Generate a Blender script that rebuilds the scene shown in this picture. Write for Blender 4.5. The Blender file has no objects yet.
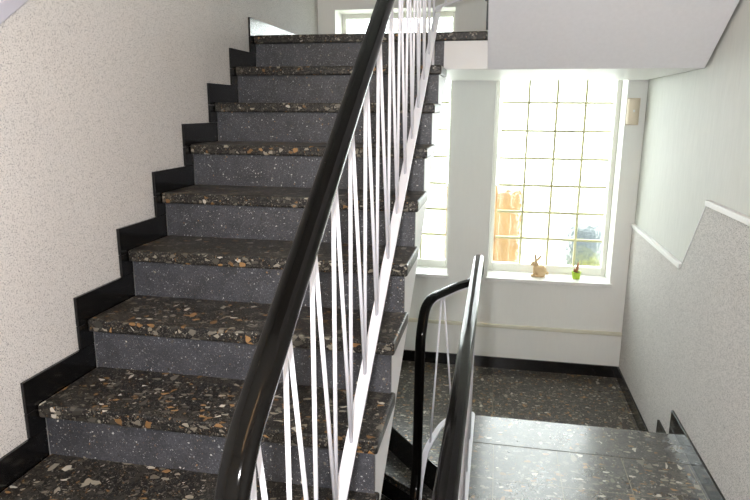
import bpy, bmesh, math, random
from mathutils import Vector, Matrix
random.seed(4)
C = bpy.context.scene.collection
# ------------------------------------------------------------------ dimensions (metres)
W, XG, XR, YW = 1.014, 1.217, 2.2286, 1.253      # flight width, well edge, right wall, window wall
RUN, RISE = .2547, .175
S = RISE / RUN
ZF, ZL, ZB = -1.945, -2.279, -3.9                # storey floor, window landing, lower hall
YB = -4.9                                        # wall behind
ZT = 3.5

# ------------------------------------------------------------------ helpers
def link(name, bm, mat, parent=None, smooth=False, bevel=0, seg=2):
    me = bpy.data.meshes.new(name)
    bmesh.ops.recalc_face_normals(bm, faces=bm.faces)
    bm.to_mesh(me); bm.free()
    o = bpy.data.objects.new(name, me); C.objects.link(o)
    if mat: me.materials.append(mat)
    if smooth:
        for p in me.polygons: p.use_smooth = True
    if bevel:
        m = o.modifiers.new('b', 'BEVEL'); m.width = bevel; m.segments = seg; m.limit_method = 'ANGLE'; m.angle_limit = .6
    if parent: o.parent = parent
    return o
def box(bm, a, b):
    x0, x1 = sorted((a[0], b[0])); y0, y1 = sorted((a[1], b[1])); z0, z1 = sorted((a[2], b[2]))
    v = [bm.verts.new((x, y, z)) for x in (x0, x1) for y in (y0, y1) for z in (z0, z1)]
    for f in ((0,1,3,2),(4,6,7,5),(0,4,5,1),(2,3,7,6),(0,2,6,4),(1,5,7,3)): bm.faces.new([v[i] for i in f])
def boxes(*bs):
    bm = bmesh.new()
    for a, b in bs: box(bm, a, b)
    return bm
def prism(pts, axis, lo, hi, bm=None):
    """closed outline extruded along an axis. axis x: pts are (y,z); z: pts are (x,y); y: pts are (x,z)"""
    bm = bm or bmesh.new()
    def P(p, t): return {'x': (t, p[0], p[1]), 'y': (p[0], t, p[1]), 'z': (p[0], p[1], t)}[axis]
    A = [bm.verts.new(P(p, lo)) for p in pts]; B = [bm.verts.new(P(p, hi)) for p in pts]
    bm.faces.new(A); bm.faces.new(B[::-1]); n = len(pts)
    for i in range(n): bm.faces.new((A[i], A[(i+1) % n], B[(i+1) % n], B[i]))
    return bm
def sweep(path, prof, bm=None, side0=None, off=(0, 0), level=False):
    """prof: list of (side, up) points; swept along the path by parallel transport"""
    bm = bm or bmesh.new(); P = [Vector(p) for p in path]; rings = []
    side = None
    for i, p in enumerate(P):
        t = ((P[min(i+1, len(P)-1)] - P[i]).normalized() + (P[i] - P[max(i-1, 0)]).normalized()).normalized()
        if side is None:
            side = Vector(side0) if side0 else t.cross(Vector((0, 0, 1)))
        if level and math.hypot(t.x, t.y) > .45:
            q = t.cross(Vector((0, 0, 1))).normalized(); far = i and (p - P[i-1]).length > .08
            side = q if far else side.lerp(q, .5)
        side = (side - t * side.dot(t)).normalized()
        up = side.cross(t)
        if off[1] or off[0]: pass
        rings.append([bm.verts.new(p + side * (a + off[0]) + up * (b + off[1])) for a, b in prof])
    n = len(prof)
    for r0, r1 in zip(rings, rings[1:]):
        for i in range(n): bm.faces.new((r0[i], r0[(i+1) % n], r1[(i+1) % n], r1[i]))
    bm.faces.new(rings[0][::-1]); bm.faces.new(rings[-1])
    return bm
def rod(bm, a, b, r=.006, n=12):
    a, b = Vector(a), Vector(b); t = (b - a).normalized()
    s = t.orthogonal().normalized(); u = t.cross(s)
    A = []; B = []
    for k in range(n):
        d = (s * math.cos(2*math.pi*k/n) + u * math.sin(2*math.pi*k/n)) * r
        A.append(bm.verts.new(a + d)); B.append(bm.verts.new(b + d))
    bm.faces.new(A[::-1]); bm.faces.new(B)
    for k in range(n): bm.faces.new((A[k], A[(k+1) % n], B[(k+1) % n], B[k]))
    return bm
def rounded(pts, r=.08, n=8):
    """path with its corners rounded"""
    P = [Vector(p) for p in pts]; out = [P[0]]
    for i in range(1, len(P)-1):
        rr = r[i] if isinstance(r, (list, tuple)) else r
        a = P[i-1] - P[i]; b = P[i+1] - P[i]
        rr = min(rr, a.length*.48, b.length*.48)
        p0 = P[i] + a.normalized()*rr; p1 = P[i] + b.normalized()*rr
        for k in range(n+1):
            t = k/n; out.append(p0*(1-t)**2 + P[i]*2*t*(1-t) + p1*t*t)
    out.append(P[-1]); return out
def along(path, dists):
    out = []
    for d in dists:
        q = d
        for a, b in zip(path, path[1:]):
            l = (b-a).length
            if q <= l: out.append(a.lerp(b, q/l)); break
            q -= l
        else: out.append(path[-1].copy())
    return out
def tag(o, label=None, cat=None, group=None, kind=None):
    for k, v in (('label', label), ('category', cat), ('group', group), ('kind', kind)):
        if v: o[k] = v
    return o
def thing(name, loc, label, cat, group=None):
    o = bpy.data.objects.new(name, None); C.objects.link(o); o.location = loc; o.empty_display_size = .1
    return tag(o, label, cat, group)
def child(o, root):
    """parent an object modelled in world coordinates to an Empty standing elsewhere"""
    o.parent = root; o.matrix_parent_inverse = Matrix.Translation(root.location).inverted(); return o
def struct(o, label=None): return tag(o, label, kind='structure')

# ------------------------------------------------------------------ materials
def srgb(r, g, b):
    f = lambda c: (c/255/12.92) if c/255 <= .04045 else ((c/255+.055)/1.055)**2.4
    return (f(r), f(g), f(b), 1)
class NT:
    def __init__(s, name):
        s.m = bpy.data.materials.new(name); s.m.use_nodes = True; s.t = s.m.node_tree
        s.b = s.t.nodes['Principled BSDF']; s.out = s.t.nodes['Material Output']
        s.co = s.t.nodes.new('ShaderNodeTexCoord').outputs['Object']
    def n(s, kind, **kw):
        nd = s.t.nodes.new(kind)
        for k, v in kw.items(): setattr(nd, k, v)
        return nd
    def l(s, a, b): s.t.links.new(a, b)
    def setin(s, sock, v):
        if hasattr(v, 'links') or hasattr(v, 'is_linked'): s.l(v, sock)
        else: sock.default_value = v
    def math(s, op, a, b=None, c=None):
        nd = s.n('ShaderNodeMath', operation=op)
        for i, v in enumerate((a, b, c)):
            if v is not None: s.setin(nd.inputs[i], v)
        return nd.outputs[0]
    def ramp(s, fac, stops, interp='LINEAR'):
        r = s.n('ShaderNodeValToRGB'); r.color_ramp.interpolation = interp
        e = r.color_ramp.elements
        while len(e) < len(stops): e.new(.5)
        for el, (p, c) in zip(e, stops):
            el.position = p; el.color = c if len(c) == 4 else (*c, 1)
        s.l(fac, r.inputs[0]); return r.outputs[0]
    def mix(s, fac, a, b, bt='MIX'):
        nd = s.n('ShaderNodeMix', data_type='RGBA', blend_type=bt)
        s.setin(nd.inputs[0], fac); s.setin(nd.inputs[6], a); s.setin(nd.inputs[7], b)
        return nd.outputs[2]
    def noise(s, scale, detail=3, vec=None, rough=.5):
        nd = s.n('ShaderNodeTexNoise'); nd.inputs['Scale'].default_value = scale; nd.inputs['Detail'].default_value = detail
        nd.inputs['Roughness'].default_value = rough
        s.l(vec or s.co, nd.inputs['Vector']); return nd
    def voro(s, scale, vec=None, feature='F1'):
        nd = s.n('ShaderNodeTexVoronoi', feature=feature); nd.inputs['Scale'].default_value = scale
        s.l(vec or s.co, nd.inputs['Vector']); return nd
    def mapping(s, sc=(1, 1, 1), rot=(0, 0, 0), loc=(0, 0, 0), vec=None):
        m = s.n('ShaderNodeMapping'); s.l(vec or s.co, m.inputs[0])
        m.inputs['Scale'].default_value = sc; m.inputs['Rotation'].default_value = rot; m.inputs['Location'].default_value = loc
        return m.outputs[0]
    def bump(s, h, strength=.3, dist=.002):
        b = s.n('ShaderNodeBump'); b.inputs['Strength'].default_value = strength; b.inputs['Distance'].default_value = dist
        s.l(h, b.inputs['Height']); s.l(b.outputs[0], s.b.inputs['Normal'])
    def set(s, **kw):
        for k, v in kw.items(): s.setin(s.b.inputs[k.replace('_', ' ')], v)
        return s.m
def plain(name, col, rough=.5, metal=0, **kw):
    t = NT(name); return t.set(Base_Color=col, Roughness=rough, Metallic=metal, **kw)

def chips(t, col, scale, keep, palette, sc=(1, 1, 1), rot=(0, 0, 0), loc=(0, 0, 0), edge=.1):
    """angular stone chips: some voronoi cells, shrunk from their edges, take a stone colour"""
    wob = t.noise(scale*1.3, 2)
    v0 = t.n('ShaderNodeVectorMath', operation='MULTIPLY_ADD'); t.l(wob.outputs['Color'], v0.inputs[0])
    v0.inputs[1].default_value = (.35/scale,)*3; t.l(t.co, v0.inputs[2])
    vec = t.mapping(sc, rot, loc, v0.outputs[0])
    cell = t.voro(scale, vec); ed = t.voro(scale, vec, 'DISTANCE_TO_EDGE')
    sep = t.n('ShaderNodeSeparateColor'); t.l(cell.outputs['Color'], sep.inputs[0])
    k = t.math('LESS_THAN', sep.outputs[0], keep)
    thr = t.math('MULTIPLY_ADD', sep.outputs[2], .16, edge)
    m = t.math('MULTIPLY', k, t.math('GREATER_THAN', ed.outputs['Distance'], thr))
    pc = t.ramp(sep.outputs[1], palette, 'CONSTANT')
    return t.mix(m, col, pc)
PAL = [(0, srgb(58, 55, 51)), (.34, srgb(84, 80, 73)), (.58, srgb(116, 111, 101)), (.74, srgb(150, 144, 130)), (.84, srgb(126, 96, 62)), (.91, srgb(158, 122, 80)), (.96, srgb(196, 190, 178))]
PALD = [(0, srgb(48, 47, 45)), (.35, srgb(64, 62, 58)), (.6, srgb(84, 80, 73)), (.78, srgb(108, 103, 94)), (.9, srgb(116, 90, 58)), (.95, srgb(158, 153, 144))]
PALS = [(0, srgb(120, 122, 128)), (.4, srgb(160, 162, 165)), (.75, srgb(205, 205, 202)), (.93, srgb(150, 120, 90))]
def terrazzo(name, base, big, rough=.22, joints=None, small=False, spec=.5, nscale=1.0, coat=0):
    t = NT(name)
    mott = t.noise(14, 4)
    col = t.ramp(mott.outputs[0], [(.3, base), (.7, tuple(min(1, c*1.7) for c in base[:3]) + (1,))])
    if not small:
        col = chips(t, col, 230*nscale, .42, PALD, loc=(3, 1, 7))
        col = chips(t, col, 160*nscale, .5, PALD, loc=(2, 6, 1))
        col = chips(t, col, 105*nscale, big*1.15, PALD, sc=(1, .65, 1), rot=(.3, .2, .5), loc=(9, 4, 2))
        col = chips(t, col, 60*nscale, big*.8, PAL, sc=(.55, 1, .9), rot=(.1, .4, .9), edge=.07)
        col = chips(t, col, 42*nscale, big*.42, PAL, sc=(1, .5, 1), rot=(.2, .1, -.4), loc=(1, 8, 3), edge=.1)
    else:
        col = t.mix(.5, col, t.mix(1, col, t.ramp(t.noise(170, 3).outputs[0], [(.35, (.45, .45, .45)), (.65, (1.5, 1.5, 1.5))]), 'MULTIPLY'))
        col = chips(t, col, 330, .22, PALS, loc=(3, 1, 7), edge=.16)
        col = chips(t, col, 150, .12, PALS, loc=(5, 2, 1), edge=.16)
        col = chips(t, col, 95, .05, PAL, loc=(2, 5, 1), edge=.15)
    dirt = t.noise(3.1, 5)
    col = t.mix(.35, col, t.mix(1, col, t.ramp(dirt.outputs[0], [(.35, (.55, .55, .55)), (.65, (1, 1, 1))]), 'MULTIPLY'))
    r = t.math('MULTIPLY_ADD', t.noise(9, 4).outputs[0], .22, rough - .11)
    if joints:
        px, ox, oy = joints
        sp = t.n('ShaderNodeSeparateXYZ'); t.l(t.co, sp.inputs[0])
        ms = []
        for ax, o in ((0, ox), (1, oy)):
            q = t.math('FRACT', t.math('DIVIDE', t.math('ADD', sp.outputs[ax], 50*px - o), px))
            d = t.math('MINIMUM', q, t.math('SUBTRACT', 1, q))
            ms.append(t.math('LESS_THAN', d, .0018/px))
        m = t.math('MAXIMUM', *ms)
        col = t.mix(m, col, srgb(128, 120, 104))
        r = t.math('MAXIMUM', r, t.math('MULTIPLY', m, .6))
    t.set(Base_Color=col, Roughness=r, Specular_IOR_Level=spec, Coat_Weight=coat, Coat_Roughness=.18)
    t.bump(t.noise(220, 2).outputs[0], .08, .001)
    return t.m
M = {}
M['tread'] = terrazzo('terrazzo_tread', srgb(21, 20, 20), .55, .34, nscale=1.2, spec=.32)
M['riser'] = terrazzo('terrazzo_riser', srgb(58, 59, 64), 0, .45, small=True)
M['floor'] = terrazzo('terrazzo_floor', srgb(62, 61, 57), .85, .30, joints=(.29, 1.335, -.19-.285), nscale=.95, coat=.6)
M['landing'] = terrazzo('terrazzo_landing', srgb(22, 21, 18), 1.15, .32, joints=(.86, 1.335, 1.24), nscale=1.15, coat=.12)
M['nosing'] = terrazzo('terrazzo_nosing', srgb(62, 61, 58), .5, .30, nscale=1.1, coat=.6)

def plaster(name, base, speck, amount, bumps=.5):
    t = NT(name)
    v = t.voro(210, t.mapping((1, 1, 1), vec=None)); n2 = t.noise(260, 2)
    sp = t.n('ShaderNodeSeparateColor'); t.l(v.outputs['Color'], sp.inputs[0])
    m1 = t.math('MULTIPLY', t.math('LESS_THAN', sp.outputs[0], amount), t.math('LESS_THAN', v.outputs['Distance'], .42))
    soft = t.ramp(n2.outputs[0], [(.38, (.0, .0, .0)), (.5, (1, 1, 1))])
    blotch = t.noise(4, 4)
    col = t.mix(t.math('MULTIPLY', m1, .75), base, speck)
    col = t.mix(.30, col, t.mix(1, col, soft, 'MULTIPLY'))
    col = t.mix(.10, col, t.mix(1, col, t.ramp(blotch.outputs[0], [(.3, (.6, .6, .6)), (.7, (1, 1, 1))]), 'MULTIPLY'))
    t.set(Base_Color=col, Roughness=.75); t.bump(n2.outputs[0], bumps, .002)
    return t.m
M['speckle'] = plaster('speckled_plaster', srgb(216, 212, 209), srgb(134, 131, 133), .30)
def painted(name, base, streak=.06, bumps=.35):
    t = NT(name)
    n = t.noise(60, 4, t.mapping((1, 1, .16)))
    col = t.mix(streak*4, base, t.mix(1, base, t.ramp(n.outputs[0], [(.3, (.72, .72, .72)), (.7, (1, 1, 1))]), 'MULTIPLY'))
    t.set(Base_Color=col, Roughness=.6); t.bump(n.outputs[0], bumps, .002); return t.m
M['wall'] = painted('painted_wall', srgb(243, 244, 241), .015, .08)
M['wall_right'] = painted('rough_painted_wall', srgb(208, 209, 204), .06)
M['white'] = plain('white_paint', srgb(232, 232, 232), .45)
M['soffit'] = painted('soffit_paint', srgb(243, 243, 248), .03)
M['frame'] = plain('window_frame_paint', srgb(236, 236, 228), .4)
M['sill'] = plain('sill_stone', srgb(240, 240, 238), .25)
M['trimc'] = plain('dado_paint', srgb(188, 186, 198), .5)
M['steel'] = plain('white_lacquered_steel', srgb(228, 228, 236), .35)
def black_tile():
    t = NT('black_glazed_tile'); n = t.noise(30, 4)
    t.set(Base_Color=t.ramp(n.outputs[0], [(.3, srgb(8, 8, 9)), (.75, srgb(18, 17, 17))]), Roughness=.16)
    return t.m
M['skirt'] = black_tile()
def rubber():
    t = NT('black_handrail_plastic')
    n = t.noise(60, 4, t.mapping((1, .15, .15)))
    v = t.voro(45); sp = t.n('ShaderNodeSeparateColor'); t.l(v.outputs['Color'], sp.inputs[0])
    s = t.math('MULTIPLY', t.math('LESS_THAN', sp.outputs[0], .012), t.math('LESS_THAN', v.outputs['Distance'], .03))
    t.set(Base_Color=t.mix(s, srgb(9, 8, 7), srgb(120, 115, 110)), Roughness=t.math('MULTIPLY_ADD', n.outputs[0], .08, .04), Specular_IOR_Level=.12)
    return t.m
M['rail'] = rubber()
def glassblock():
    t = NT('glass_block')
    tr = t.n('ShaderNodeBsdfTransparent'); tr.inputs[0].default_value = (.96, .98, .96, 1)
    rf = t.n('ShaderNodeBsdfRefraction'); rf.inputs['IOR'].default_value = 1.25; rf.inputs['Roughness'].default_value = .2
    rf.inputs[0].default_value = (.97, .99, .97, 1)
    gl = t.n('ShaderNodeBsdfGlossy'); gl.inputs['Roughness'].default_value = .1
    n = t.noise(26, 2); b = t.n('ShaderNodeBump'); b.inputs['Strength'].default_value = .5; b.inputs['Distance'].default_value = .01
    t.l(n.outputs[0], b.inputs['Height']); t.l(b.outputs[0], rf.inputs['Normal'])
    m1 = t.n('ShaderNodeMixShader'); m1.inputs[0].default_value = .5; t.l(tr.outputs[0], m1.inputs[1]); t.l(rf.outputs[0], m1.inputs[2])
    m2 = t.n('ShaderNodeMixShader'); m2.inputs[0].default_value = .05; t.l(m1.outputs[0], m2.inputs[1]); t.l(gl.outputs[0], m2.inputs[2])
    t.l(m2.outputs[0], t.out.inputs['Surface']); return t.m
M['glass'] = glassblock()
M['mortar'] = plain('block_joint_mortar', srgb(222, 220, 178), .8)
def wood(name, a, b):
    t = NT(name); n = t.noise(12, 5, t.mapping((4, 4, .5)))
    return t.set(Base_Color=t.ramp(n.outputs[0], [(.3, a), (.7, b)]), Roughness=.7)
M['fence'] = wood('fence_wood', srgb(74, 50, 22), srgb(150, 114, 62))
M['ground'] = plain('pale_paving', srgb(200, 200, 190), .9)
M['leaf'] = wood('garden_leaf', srgb(96, 104, 36), srgb(134, 130, 56))
M['bin'] = plain('grey_plastic', srgb(64, 72, 76), .5)
def straw():
    t = NT('straw'); n = t.noise(180, 3, t.mapping((1, 1, 3)))
    t.set(Base_Color=t.ramp(n.outputs[0], [(.35, srgb(200, 164, 118)), (.65, srgb(238, 212, 172))]), Roughness=.8); t.bump(n.outputs[0], .6, .003); return t.m
M['straw'] = straw()
M['green'] = plain('lime_glaze', srgb(176, 208, 60), .35)
M['brown'] = wood('brown_wax', srgb(150, 96, 62), srgb(182, 128, 92))
M['soil'] = plain('potting_soil', srgb(70, 50, 36), .9)
M['cream'] = plain('cream_plastic', srgb(226, 212, 190), .35)
M['black'] = plain('black_plastic', srgb(20, 20, 20), .4)

# ------------------------------------------------------------------ walls
XL = -.012
struct(link('wall_left', boxes(((XL-.25, YB, ZB), (XL-.012, YW+.3, ZT))), M['wall']))
# speckled plaster below the dado line of the left wall (the line climbs with the stair)
DZ = 1.04
yk = (ZF + 1.165 - DZ)/S
o = link('plaster_dado', prism([(YB, ZB), (YW, ZB), (YW, 1.165), ((1.165-DZ)/S, 1.165), (yk, ZF+1.165), (YB, ZF+1.165)], 'x', XL-.012, XL), M['speckle'])
o.parent = bpy.data.objects['wall_left']
bm = sweep([(XL+.002, YB, ZF+1.18), (XL+.002, yk, ZF+1.18), (XL+.002, (1.165-DZ)/S, 1.18), (XL+.002, YW, 1.18)], [(-.008, -.024), (.006, -.024), (.006, .02), (-.008, .02)], side0=(1, 0, 0))
struct(link('trim_1', bm, M['trimc'], bevel=.003))
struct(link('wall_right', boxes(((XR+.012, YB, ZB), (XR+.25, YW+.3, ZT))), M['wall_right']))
PR = [(YB, ZF+1.15), (-.211, ZF+1.15), (.062, ZL+1.118), (YW, ZL+1.118)]
o = link('plaster_dado', prism([(YB, ZB), (YW, ZB)] + PR[::-1], 'x', XR, XR+.012), M['speckle']); o.parent = bpy.data.objects['wall_right']
bm = boxes(((XR-.010, YB, PR[0][1]), (XR+.013, PR[1][0], PR[0][1]+.026)), ((XR-.010, PR[2][0], PR[2][1]), (XR+.013, YW, PR[2][1]+.026)))
prism([PR[1], PR[2], (PR[2][0]+.010, PR[2][1]+.004), (PR[1][0]+.010, PR[1][1]+.004)], 'x', XR-.003, XR+.013, bm)
struct(link('trim_2', bm, M['white'], bevel=.003))
struct(link('wall_behind', boxes(((XL-.3, YB-.2, ZB), (XR+.3, YB, ZT))), M['wall']))
# window wall with two tall openings (and two more half a storey higher)
WL, WR_ = (.115, .960), (1.257, 2.115)
WZ = (-1.59, .306); WZ2 = (2.30, 3.40)
T = .30
hb = []
for x0, x1 in ((XL-.25, WL[0]), (WL[1], WR_[0]), (WR_[1], XR+.25)): hb.append(((x0, YW, ZB), (x1, YW+T, ZT)))
for x0, x1 in (WL, WR_):
    hb += [((x0, YW, ZB), (x1, YW+T, WZ[0])), ((x0, YW, WZ[1]), (x1, YW+T, WZ2[0])), ((x0, YW, WZ2[1]), (x1, YW+T, ZT))]
struct(link('wall_back', boxes(*hb), M['wall']))
# low projecting plinth under the windows with its rounded top ledge
bm = boxes(((XL, YW-.012, ZL), (XR, YW, -1.957)))
struct(link('trim_3', bm, M['wall']))
struct(link('trim_4', boxes(((XL, YW-.022, -1.962), (XR, YW, -1.934))), plain('cream_ledge_paint', srgb(222, 220, 204), .5), bevel=.006))

def window(n, xr, zr, rows, label):
    x0, x1 = xr; z0, z1 = zr
    fr = .032; yf = YW + .205
    gx0 = x0 + fr + (.006 if n == 2 else 0); gz0 = z0 + .075; pitch = .1985
    cw = (x1 - fr - gx0)/4
    bars = [((x0, yf-.005, z0), (x0+fr, yf+.05, z1)), ((x1-fr, yf-.005, z0), (x1, yf+.05, z1)),
            ((x0+fr, yf-.005, z0), (x1-fr, yf+.05, gz0)), ((x0+fr, yf-.005, gz0+rows*pitch), (x1-fr, yf+.05, z1))]
    w = struct(link('window_%d' % n, boxes(*bars), M['frame'], bevel=.004), label)
    mo = []; gb = bmesh.new(); h = .008
    for i in range(1, 4): mo.append(((gx0+i*cw-h, yf+.004, gz0), (gx0+i*cw+h, yf+.030, gz0+rows*pitch)))
    for j in range(1, rows):
        for i in range(4): mo.append(((gx0+i*cw+h, yf+.004, gz0+j*pitch-h), (gx0+(i+1)*cw-h, yf+.030, gz0+j*pitch+h)))
    link('block_joints', boxes(*mo), M['mortar'], w)
    for j in range(rows):
        for i in range(4):
            box(gb, (gx0+i*cw+h*.9, yf+.010, gz0+j*pitch+h*.9), (gx0+(i+1)*cw-h*.9, yf+.026, gz0+(j+1)*pitch-h*.9))
    link('glass_blocks', gb, M['glass'], w)
    link('window_sill', boxes(((x0-.012, YW-.03, z0-.012), (x1+.012, yf, z0+.016))), M['sill'], w, bevel=.004)
    bpy.data.objects
    l = bpy.data.lights.new('daylight_portal', 'AREA'); l.shape = 'RECTANGLE'; l.size = x1-x0; l.size_y = z1-z0; l.cycles.is_portal = True
    lo = bpy.data.objects.new('daylight_portal', l); C.objects.link(lo); lo.location = ((x0+x1)/2, YW+T+.02, (z0+z1)/2); lo.rotation_euler = (math.radians(-90), 0, 0)
window(1, WL, WZ, 9, 'tall glass block window partly hidden behind the rising stair')
window(2, WR_, WZ, 9, 'tall glass block window with rabbit on its sill')
window(3, WL, WZ2, 5, None); window(4, WR_, WZ2, 5, None)

# ------------------------------------------------------------------ floors, landings, ceiling
FY = -.19                                          # front edge of the storey floor
struct(link('floor', prism([(XL, YB), (XR, YB), (XR, FY-.285), (1.198, FY-.285), (1.198, -2.50), (XL, -2.50)], 'z', ZF-.2, ZF), M['floor']),
       'dark tiled terrazzo floor at the right')
struct(link('floor', prism([(XL, YW), (XL, 1.10), (1.0, -.02+-.11), (1.10, -.22), (XR, -.02), (XR, YW)], 'z', ZL-.16, ZL), M['landing']), 'lower terrazzo landing under the windows')
struct(link('floor', boxes(((XL, .24, -.176), (XR, YW, 0))), M['landing']), 'upper half landing')
struct(link('ceiling', boxes(((XL, .2355, -.178), (XR, YW, -.1765)), ((XG, .05, -.178), (XR, .2355, -.1765)), ((XL, .0505, -.178), (1.0, .2355, -.1775))), M['white']), 'white underside of the upper landing')
struct(link('trim_5', boxes(((1.0005, .012, -.178), (XG-.0005, .235, -.043))), M['white']))
struct(link('floor', boxes(((XL, YB, ZB-.1), (XR, YW, ZB))), M['landing']), 'lower hall floor')
struct(link('ceiling', boxes(((XL-.25, YB, ZT), (XR+.25, YW+.3, ZT+.1))), M['wall']))
struct(link('ceiling', boxes(((XL, YB, 1.745), (XR, -2.60, 1.945))), M['wall']))
struct(link('ground', boxes(((-9, YW+T+.01, -2.5), (12, 14, -2.38))), M['ground']))

# ------------------------------------------------------------------ rising stair on the left
NJ = 10
st = thing('staircase', (.5, -2.5, ZF), 'dark terrazzo staircase rising along the left wall with white side', 'staircase')
def stair_tread(x0, x1, y0, y1, z, root, th=.042, mat='tread'):
    child(link('tread', boxes(((x0, y0, z-th), (x1, y1, z))), M[mat], bevel=.007, seg=3), root)
for j in range(0, NJ+1):
    y, z = -RUN*j, -RISE*j
    if j == 0: stair_tread(0, 1.213, y, .24, 0, st)
    else: stair_tread(-.0005, W, y, y+RUN+.043, z, st)
    zb = z - RISE if j < NJ else ZF
    if j == 0: child(link('riser', boxes(((.0005, y+.028, zb), (1.0, y+.045, z-.042))), M['riser']), st)
    else: child(link('riser', boxes(((.0005, y+.028, zb), (1.0, y+.045, z-.042))), M['riser']), st)
# sloping slab with painted side
prof = [(.012, -.178), (.012, -.043)]
for j in range(0, NJ+1):
    y, z = -RUN*j, -RISE*j
    prof += [(y+.044, z-.043), (y+.044, (z-RISE-.042 if j < NJ else ZF))]
    if j < NJ: pass
clean = [(.012+.2, -.178), (.2+.012, -.05), (.045, -.05)]
for j in range(0, NJ):
    y, z = -RUN*j, -RISE*j
    clean += [(y+.0445, z-RISE-.0425), (y-RUN+.0445, z-RISE-.0425)]
clean += [(-RUN*NJ+.0445, ZF), (-2.42, ZF), (-2.28, ZF+.0), (-2.28, S*(-2.28)-.345), (0.24, S*.24-.345)]
clean = [clean[0]] + clean[1:-1] + [((-.178+.345)/S, -.178)]
child(link('side_slab', prism(clean, 'x', .003, 1.0), M['white']), st)

# return flight above the right side: first steps at the landing, its soffit climbs towards the viewer
rt = thing('staircase', (1.7, 0, 0), 'upper return flight seen from below, smooth pale sloping soffit at top right', 'staircase')
K = 10
R2 = 1.945/11
pf = [(.05, -.178), (.0, 0.0)]
for k in range(1, K+1):
    y = -RUN*(k-1)
    child(link('tread', boxes(((1.192, y-RUN-.03, k*R2-.042), (XR-.002, y+.0, k*R2))), M['tread'], bevel=.006), rt)
    child(link('riser', boxes(((1.203, y-.045, (k-1)*R2), (XR-.002, y-.028, k*R2-.042))), M['riser']), rt)
q = [(.05, -.178), (.05, -.044), (-.046, -.044)]
for k in range(1, K+1):
    y = -RUN*(k-1); q += [(y-.046, k*R2-.043), (y-RUN-.046, k*R2-.043)]
q += [(-RUN*K-.046, 1.744), (-2.598, 1.744), (-2.598, -.178 + S*(2.598+.05))]
child(link('side_slab', prism(q, 'x', XG, XR-.001), M['soffit'], bevel=.004), rt)

# two steps down from the storey floor to the window landing
dn = thing('stair_steps', (1.7, 0, ZL), 'short flight of two terrazzo steps down to window landing', 'steps')
D = (ZF-ZL)/2
stair_tread(1.198, XR, FY, FY-.285, ZF, dn, mat='nosing')
stair_tread(1.198, XR, FY+.03+.0, .07, ZF-D, dn)
child(link('riser', boxes(((1.21, FY-.045, ZF-D), (XR, FY-.028, ZF-.042))), M['riser']), dn)
child(link('riser', boxes(((1.21, .025, ZL), (XR, .042, ZF-D-.042))), M['riser']), dn)
child(link('side_slab', boxes(((1.212, FY-.285, ZL-.1), (XR, FY-.046, ZF-.043)), ((1.212, FY-.046, ZL-.1), (XR, .024, ZF-D-.043))), M['white']), dn)

# winding steps down under the rising stair
wd = thing('staircase', (.5, -.4, ZL-.17), 'dark winding steps going down under the rising stair', 'staircase')
PV = (1.10, -.22)
ang = [( .708, .25), (.723, -.035), None]
def hit(p, d, x): t = (x-p[0])/d[0]; return (x, p[1]+t*d[1])
lines = [((1.10, -.225), (-.64, .775)), ((1.08, -.30), (-.81, .59)), ((1.06, -.36), (-.95, .30)), ((1.05, -.42), (-1, .02))]
wz = [ZL]
for i, (p, d) in enumerate(lines):
    z = ZL - .17*(i+1)
    e = hit(p, d, XL); 
    nx = lines[i+1] if i < 3 else ((1.04, -.42-RUN), (-1, 0))
    e2 = hit(nx[0], nx[1], XL)
    bpts = [(XL, e[1]+.03), (p[0], p[1]+.03), nx[0], e2]
    if bpts[0][1] > YW: bpts[0] = (XL, YW)
    child(link('tread', prism(bpts, 'z', z-.042, z), M['tread'], bevel=.004), wd)
    # riser under the nosing above
    n = Vector((d[1], -d[0])).normalized()
    a = (p[0]+n.x*-.0, p[1]-n.y*0)
    r = [(e[0], e[1]+.03), (p[0], p[1]+.03), (p[0], p[1]+.045), (e[0], e[1]+.045)]
    child(link('riser', prism(r, 'z', z, z+.17-.042 if i else z+.17-.16), M['skirt']), wd)
y0 = -.42-RUN
for k in range(5):
    z = ZL-.17*5-.17*k; y = y0-RUN*k
    child(link('tread', boxes(((XL, y-RUN, z-.042), (1.04, y+.03, z))), M['tread'], bevel=.004), wd)
    child(link('riser', boxes(((XL, y+.03, z), (1.03, y+.045, z+.13))), M['riser']), wd)
# landing nosing along the first winder edge
child(link('riser', prism([(XL+.004, 1.085), (1.09, -.245), (1.11, -.235), (XL, 1.11)], 'z', ZL-.17, ZL-.001), M['skirt']), wd)

# ------------------------------------------------------------------ black skirting
def stepped_left():
    bm = bmesh.new(); t0, t1 = XL, -.001; H = .085; O = .04; g = .0012
    for j in range(1, NJ+1):
        y, z = -RUN*j-O, -RISE*j
        box(bm, (t0, y, z-.01), (t1, y+RUN+O+.028-g, z+H))                              # tile lying on the tread
        zlo = z-RISE+H+g if j < NJ else ZF
        box(bm, (t0, y, zlo), (t1, y+.068, z-.01-g))                                  # upright tile beside the riser
    box(bm, (t0, -O, -RISE+H+g), (t1, .03, -.01))
    box(bm, (t0, -O, -.01+g), (t1, YW, H))
    box(bm, (t0, YB, ZF), (t1, -RUN*NJ-O-g, ZF+.085))
    return bm
struct(link('baseboard_left', stepped_left(), M['skirt'], bevel=.0012, seg=1))
def stepped_right():
    bm = bmesh.new(); t0, t1 = XR-.012, XR; H = .085
    box(bm, (t0, YB, ZF), (t1, FY+.085, ZF+H))
    box(bm, (t0, FY+.002, ZF-D+H), (t1, FY+.085, ZF))
    box(bm, (t0, FY, ZF-D), (t1, .115, ZF-D+H-.001))
    box(bm, (t0, .072, ZL+H), (t1, .115, ZF-D))
    box(bm, (t0, .045, ZL), (t1, YW-.013, ZL+H-.001))
    return bm
struct(link('baseboard_right', stepped_right(), M['skirt'], bevel=.001, seg=1))
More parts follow.
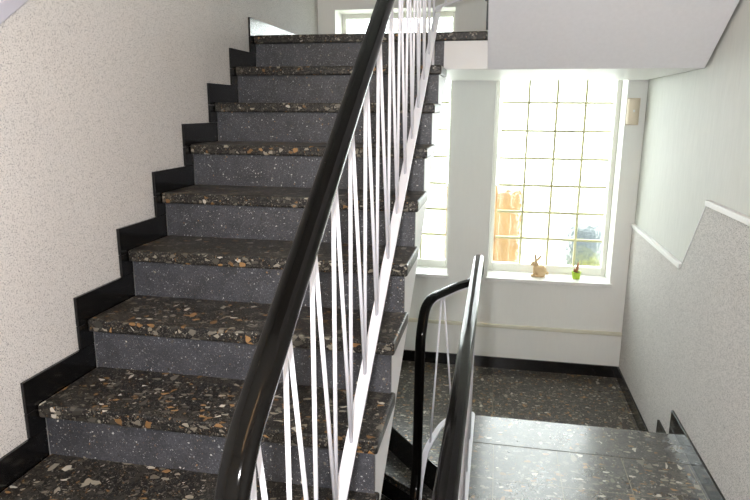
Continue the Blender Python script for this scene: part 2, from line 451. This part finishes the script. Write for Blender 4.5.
struct(link('baseboard_back', boxes(((XL, YW-.026, ZL), (XR-.0125, YW-.0125, ZL+.085))), M['skirt'], bevel=.001, seg=1))

# ------------------------------------------------------------------ railings
def rail_profile(w=.047, h=.035, n=28, e=2.6):
    out = []
    for k in range(n):
        a = 2*math.pi*k/n; c, s_ = math.cos(a), math.sin(a)
        out.append((w/2*math.copysign(abs(c)**(2/e), c), h/2*math.copysign(abs(s_)**(2/e), s_)))
    return out
RP = rail_profile()
def flat(w, h, dz=0): return [(-w/2, -h/2+dz), (w/2, -h/2+dz), (w/2, h/2+dz), (-w/2, h/2+dz)]
def add_rail(root, path, side0=(1, 0, 0), level=True):
    h = child(link('handrail', sweep(path, RP, side0=side0, level=level), M['rail'], smooth=True), root)
    child(link('rail_carrier', sweep(path, flat(.030, .007, -.020), side0=side0, level=level), M['steel']), root)
def add_bar(root, path, side0=(1, 0, 0)):
    child(link('bottom_rail', sweep(path, flat(.031, .010), side0=side0, level=True), M['steel'], bevel=.0015), root)
def add_rod(root, a, b, r=.0046): child(link('baluster', rod(bmesh.new(), a, b, r), M['steel'], smooth=True), root)

XA = .964; HR, HBAR = .905, .095
line = lambda y, h: S*y + h
ra = thing('stair_railing', (XA, -2.5, ZF), 'white zigzag rod railing with thick black handrail on the rising stair', 'railing')
p = rounded([(XA+.13, -2.62, -1.07), (XA, -2.60, -1.03), (XA, -2.545, -.845), (XA, 0.02, line(.02, HR)), (XA, .12, line(.05, HR)), (XA+.1, .17, .98)], [0, .08, .14, .05, .08, 0])
add_rail(ra, p, level=False)
add_bar(ra, [(XA, -2.54, line(-2.54, HBAR)), (XA, -.02, line(-.02, HBAR))])
NODES = [-2.478, -2.328, -2.173, -2.018, -1.868, -1.706, -1.542, -1.36, -1.19, -1.02, -.85, -.68, -.51, -.34, -.17]
for a, b in zip(NODES, NODES[1:]):
    add_rod(ra, (XA, a, line(a, HBAR)), (XA, a, line(a, HR)-.02))
    add_rod(ra, (XA, b, line(b, HBAR)), (XA, a+.012, line(a+.012, HR)-.02))
add_rod(ra, (XA, NODES[-1], line(NODES[-1], HBAR)), (XA, NODES[-1], line(NODES[-1], HR)-.02))
# little square feet tying the bar to the treads
for j in (1, 10):
    y = -RUN*j+.09
    child(link('foot', rod(bmesh.new(), (XA, y, -RISE*j-.001), (XA, y, line(y, HBAR)), .007), M['steel']), ra)

# railing of the return flight: bar swings round the well on the landing
XB = 1.262
rb = thing('stair_railing', (XB, 0, 0), 'upper return flight railing turning round the stairwell at the top edge', 'railing')
pb = rounded([(XA, .0, line(0, HBAR)), (XA, .07, line(.05, HBAR)), (1.03, .14, .16), (1.20, .13, .21), (XB, .02, .28), (XB, -1.6, .28+1.62*S)], [0, .05, .07, .07, .06, 0])
add_bar(rb, pb)
pr_ = [Vector(v) + Vector((0, 0, .81)) for v in pb]
add_rail(rb, pr_)
for d in (.12, .25, .42, .55, .7, .85, 1.0, 1.15, 1.3):
    a, b = along(pb, [d])[0], along(pr_, [d])[0]
    add_rod(rb, a, b - Vector((0, 0, .02)))

# guard railing beside the well, round its far end and down with the winding steps
XC = 1.222
rc = thing('stair_railing', (XC, -1.4, ZF), 'guard railing along the stairwell with glossy black handrail bending down', 'railing')
ZR = -1.072
pc = rounded([(XC-.12, -2.66, ZR+.01), (XC, -2.62, ZR), (XC, -.50, ZR), (XC, -.215, ZR-.01), (XC+.003, -.165, -1.19), (1.185, -.17, -1.228), (1.12, -.25, -1.232), (.992, -.465, -1.245), (.98, -.56, -1.40), (.979, -.57, -2.0), (.978, -.62, -2.15), (.978, -1.9, -2.15-1.28*.66)],
             [0, .05, .1, .05, .035, .035, .04, .08, .06, .08, .1, 0])
add_rail(rc, pc)
pd = rounded([(XC, -2.60, -1.885), (XC, -.42, -1.885), (XC, -.24, -1.91), (1.16, -.19, -1.94), (1.07, -.25, -1.98), (1.0, -.40, -2.06), (.985, -.50, -2.2), (.978, -.58, -2.62), (.978, -.66, -2.80), (.978, -1.9, -2.80-1.24*.66)],
             [0, .08, .06, .05, .05, .06, .06, .08, .08, 0])
add_bar(rc, pd)
gy = [-2.45 + .27*i for i in range(8)]
for a, b in zip(gy, gy[1:]):
    add_rod(rc, (XC, a, -1.885), (XC, a, ZR-.02)); add_rod(rc, (XC, b, -1.885), (XC, a+.012, ZR-.02))
add_rod(rc, (XC, gy[-1], -1.885), (XC, gy[-1], ZR-.02))
add_rod(rc, (1.055, -.355, -1.262), (1.02, -.36, -2.04), .005); add_rod(rc, (1.065, -.34, -1.262), (1.12, -.23, -1.96), .005)
for y in (-.45, -1.1, -1.9): child(link('foot', rod(bmesh.new(), (XC, y, ZF-.001), (XC, y, -1.885), .008), M['steel']), rc)

# ------------------------------------------------------------------ things on the sill and wall
def ellipsoid(bm, c, r, rot=(0, 0, 0), seg=16):
    from mathutils import Euler
    m = Matrix.Translation(c) @ Euler(rot).to_matrix().to_4x4() @ Matrix.Diagonal((*r, 1))
    bmesh.ops.create_uvsphere(bm, u_segments=seg, v_segments=seg//2+2, radius=1, matrix=m)
SZ = WZ[0] + .016
def rabbit(x, y):
    root = thing('rabbit_figurine', (x, y, SZ), 'tan straw rabbit figurine with upright ears on window sill', 'figurine')
    bm = bmesh.new()
    ellipsoid(bm, (.012, 0, .046), (.046, .030, .042), (0, .25, 0))       # rump
    ellipsoid(bm, (-.012, 0, .052), (.030, .025, .042), (0, -.35, 0))     # chest
    ellipsoid(bm, (-.030, 0, .098), (.026, .018, .019), (0, .25, 0))      # head
    ellipsoid(bm, (-.050, 0, .092), (.012, .012, .010))                   # muzzle
    ellipsoid(bm, (-.022, 0, .080), (.018, .017, .020))                   # neck
    for s in (-1, 1):
        ellipsoid(bm, (.020, s*.020, .026), (.028, .013, .026))           # haunch
        ellipsoid(bm, (-.004, s*.019, .008), (.026, .009, .008))          # hind foot
        ellipsoid(bm, (-.032, s*.010, .026), (.009, .008, .028), (0, -.1, 0))
        ellipsoid(bm, (-.042, s*.010, .007), (.014, .008, .007))
    ellipsoid(bm, (-.029, -.010, .142), (.009, .006, .034), (0, -.10, 0))
    ellipsoid(bm, (-.004, .010, .136), (.009, .006, .036), (0, .65, 0))
    ellipsoid(bm, (.060, 0, .030), (.013, .013, .012))                    # tail
    o = link('body', bm, M['straw'], root, smooth=True)
    m = o.modifiers.new('r', 'REMESH'); m.mode = 'VOXEL'; m.voxel_size = .0022; m.use_smooth_shade = True
    m = o.modifiers.new('s', 'SMOOTH'); m.iterations = 3
    for s in (-1, 1):
        e = bmesh.new(); ellipsoid(e, (-.040, s*.0155, .103), (.003, .002, .003), seg=8); link('eye', e, M['black'], root, smooth=True)
rabbit(1.627, YW+.075)
def lathe(bm, prof, n=28, c=(0, 0, 0)):
    rings = [[bm.verts.new((c[0]+r*math.cos(2*math.pi*k/n), c[1]+r*math.sin(2*math.pi*k/n), c[2]+z)) for k in range(n)] for r, z in prof]
    for a, b in zip(rings, rings[1:]):
        for k in range(n): bm.faces.new((a[k], a[(k+1) % n], b[(k+1) % n], b[k]))
    bm.faces.new(rings[0][::-1]); bm.faces.new(rings[-1]); return bm
pot = thing('flower_pot', (1.893, YW+.075, SZ), 'tiny lime green pot with brown stub on window sill', 'pot')
link('bowl', lathe(bmesh.new(), [(.024, 0), (.027, .004), (.031, .040), (.034, .042), (.034, .054), (.030, .054), (.029, .046), (.027, .046)]), M['green'], pot, smooth=True, bevel=.001)
link('soil', lathe(bmesh.new(), [(.028, .040), (.029, .048), (.012, .052)]), M['soil'], pot, smooth=True)
b_ = bmesh.new(); ellipsoid(b_, (.004, 0, .080), (.010, .010, .036), (0, .12, 0)); ellipsoid(b_, (.008, 0, .112), (.006, .006, .014), (0, .3, 0)); ellipsoid(b_, (-.012, 0, .060), (.007, .007, .018), (0, -.3, 0))
o = link('stub', b_, M['brown'], pot, smooth=True); m = o.modifiers.new('r', 'REMESH'); m.mode = 'VOXEL'; m.voxel_size = .002; m.use_smooth_shade = True

wf = thing('wall_fitting', (2.160, YW, -.470), 'small cream half round wall fitting above right of window', 'wall fitting')
bm = bmesh.new(); n = 20
pp = [(-.038 , 0)] + [(.038*-math.cos(math.pi*k/n), -.012-.030*math.sin(math.pi*k/n)) for k in range(n+1)] + [(.038, 0)]
prism(pp, 'z', 0.004, .172, bm); link('cover', bm, M['cream'], wf, bevel=.005, seg=3)
link('backplate', boxes(((-.041, -.008, 0), (.041, 0, .176))), M['cream'], wf, bevel=.002)
link('lens', boxes(((-.006, -.045, .085), (.006, -.040, .10))), M['white'], wf, bevel=.002)

# ------------------------------------------------------------------ outside, seen through the glass blocks
fx0, fx1, fy, ft = .74, 1.58, 3.5, -1.17
SX, SYY = 2.33, 3.4
fe = thing('garden_fence', ((fx0+fx1)/2, fy, -2.38), 'orange brown wooden fence panel outside behind the glass blocks', 'fence')
bw = .12; nb = int((fx1-fx0)/bw)
for i in range(nb):
    x = fx1-(i+1)*bw
    child(link('board', prism([(x+.002, -2.38), (x+bw-.002, -2.38), (x+bw-.002, ft-.01), (x+bw/2, ft+.02), (x+.002, ft-.01)], 'y', fy, fy+.02), M['fence'], bevel=.003), fe)
for z in (-1.9, ft-.3): child(link('crossbar', boxes(((fx0, fy+.02, z), (fx1, fy+.06, z+.08))), M['fence']), fe)
sh = thing('garden_bush', (SX, SYY, -2.38), 'yellow green bush outside behind lower right glass blocks', 'bush')
bm = bmesh.new(); R = random.Random(3)
for i in range(420):
    a = R.uniform(0, 6.28); e = R.uniform(0, 1.5); rr = .28*R.uniform(.6, 1)
    c = Vector((rr*math.cos(a)*math.cos(e), rr*math.sin(a)*math.cos(e), .12+rr*1.3*math.sin(e)))
    d1 = Vector((R.uniform(-1, 1), R.uniform(-1, 1), R.uniform(-.4, 1))).normalized()*.05; d2 = d1.orthogonal().normalized()*.02
    vs = [bm.verts.new(c), bm.verts.new(c+d1*.5+d2), bm.verts.new(c+d1), bm.verts.new(c+d1*.5-d2)]; bm.faces.new(vs)
link('foliage', bm, M['leaf'], sh)
link('stem', rod(bmesh.new(), (0, 0, 0), (0, 0, .35), .015), M['brown'], sh)
bn = thing('garden_barrel', (SX+.02, SYY+.75, -2.38), 'dark blue grey barrel standing outside behind the yellow green bush', 'barrel')
link('drum', lathe(bmesh.new(), [(.22, 0), (.25, .05), (.27, .35), (.25, .68), (.22, .72)]), M['bin'], bn, smooth=True)
link('lid', lathe(bmesh.new(), [(.24, .72), (.25, .73), (.24, .76), (.12, .78)]), M['bin'], bn, smooth=True)

# ------------------------------------------------------------------ light
w = bpy.data.worlds.new('world'); bpy.context.scene.world = w; w.use_nodes = True
bg = w.node_tree.nodes['Background']; bg.inputs[0].default_value = (.93, .97, 1.0, 1); bg.inputs[1].default_value = 8.0
def lamp(name, kind, loc, power, col=(1, 1, 1), **kw):
    l = bpy.data.lights.new(name, kind); l.energy = power; l.color = col
    for k, v in kw.items(): setattr(l, k, v)
    o = bpy.data.objects.new(name, l); C.objects.link(o); o.location = loc; return o
CAM = Vector((1.2858, -3.2196, -.3789))
lamp('flash', 'POINT', CAM + Vector((-.10, -.02, .06)), 85, (1, .975, .985), shadow_soft_size=.03)
# ceiling lamp of the storey floor, behind the viewer
cl = thing('ceiling_lamp', (1.25, -3.75, 1.745), 'long narrow warm opal ceiling lamp above the viewer', 'lamp')
t = NT('opal_glass_lit'); t.set(Base_Color=(1, .9, .75, 1), Emission_Color=(1, .58, .24, 1), Emission_Strength=26.0)
link('lamp_shade', boxes(((-.025, -.85, -.07), (.025, .85, -.025))), t.m, cl, bevel=.015, seg=4)
link('lamp_base', boxes(((-.03, -.87, -.025), (.03, .87, 0))), M['white'], cl)

# ------------------------------------------------------------------ camera
cam = bpy.data.cameras.new('camera'); cam.sensor_width = 36; cam.lens = 616.44/750*36; cam.clip_start = .02
co = bpy.data.objects.new('camera', cam); C.objects.link(co)
yaw, pitch, roll = -.19315, -.22355, .00523
f = Vector((math.sin(yaw)*math.cos(pitch), math.cos(yaw)*math.cos(pitch), math.sin(pitch)))
r0 = Vector((math.cos(yaw), -math.sin(yaw), 0)); u0 = r0.cross(f)
r = r0*math.cos(roll) + u0*math.sin(roll); u = -r0*math.sin(roll) + u0*math.cos(roll)
m = Matrix((r, u, -f)).transposed().to_4x4(); m.translation = CAM
co.matrix_world = m
bpy.context.scene.camera = co
vs = bpy.context.scene.view_settings
bpy.context.scene.view_settings.view_transform = 'Standard'; vs.look = 'None'; vs.gamma = 1; vs.exposure = 0.25; vs.use_curve_mapping = False
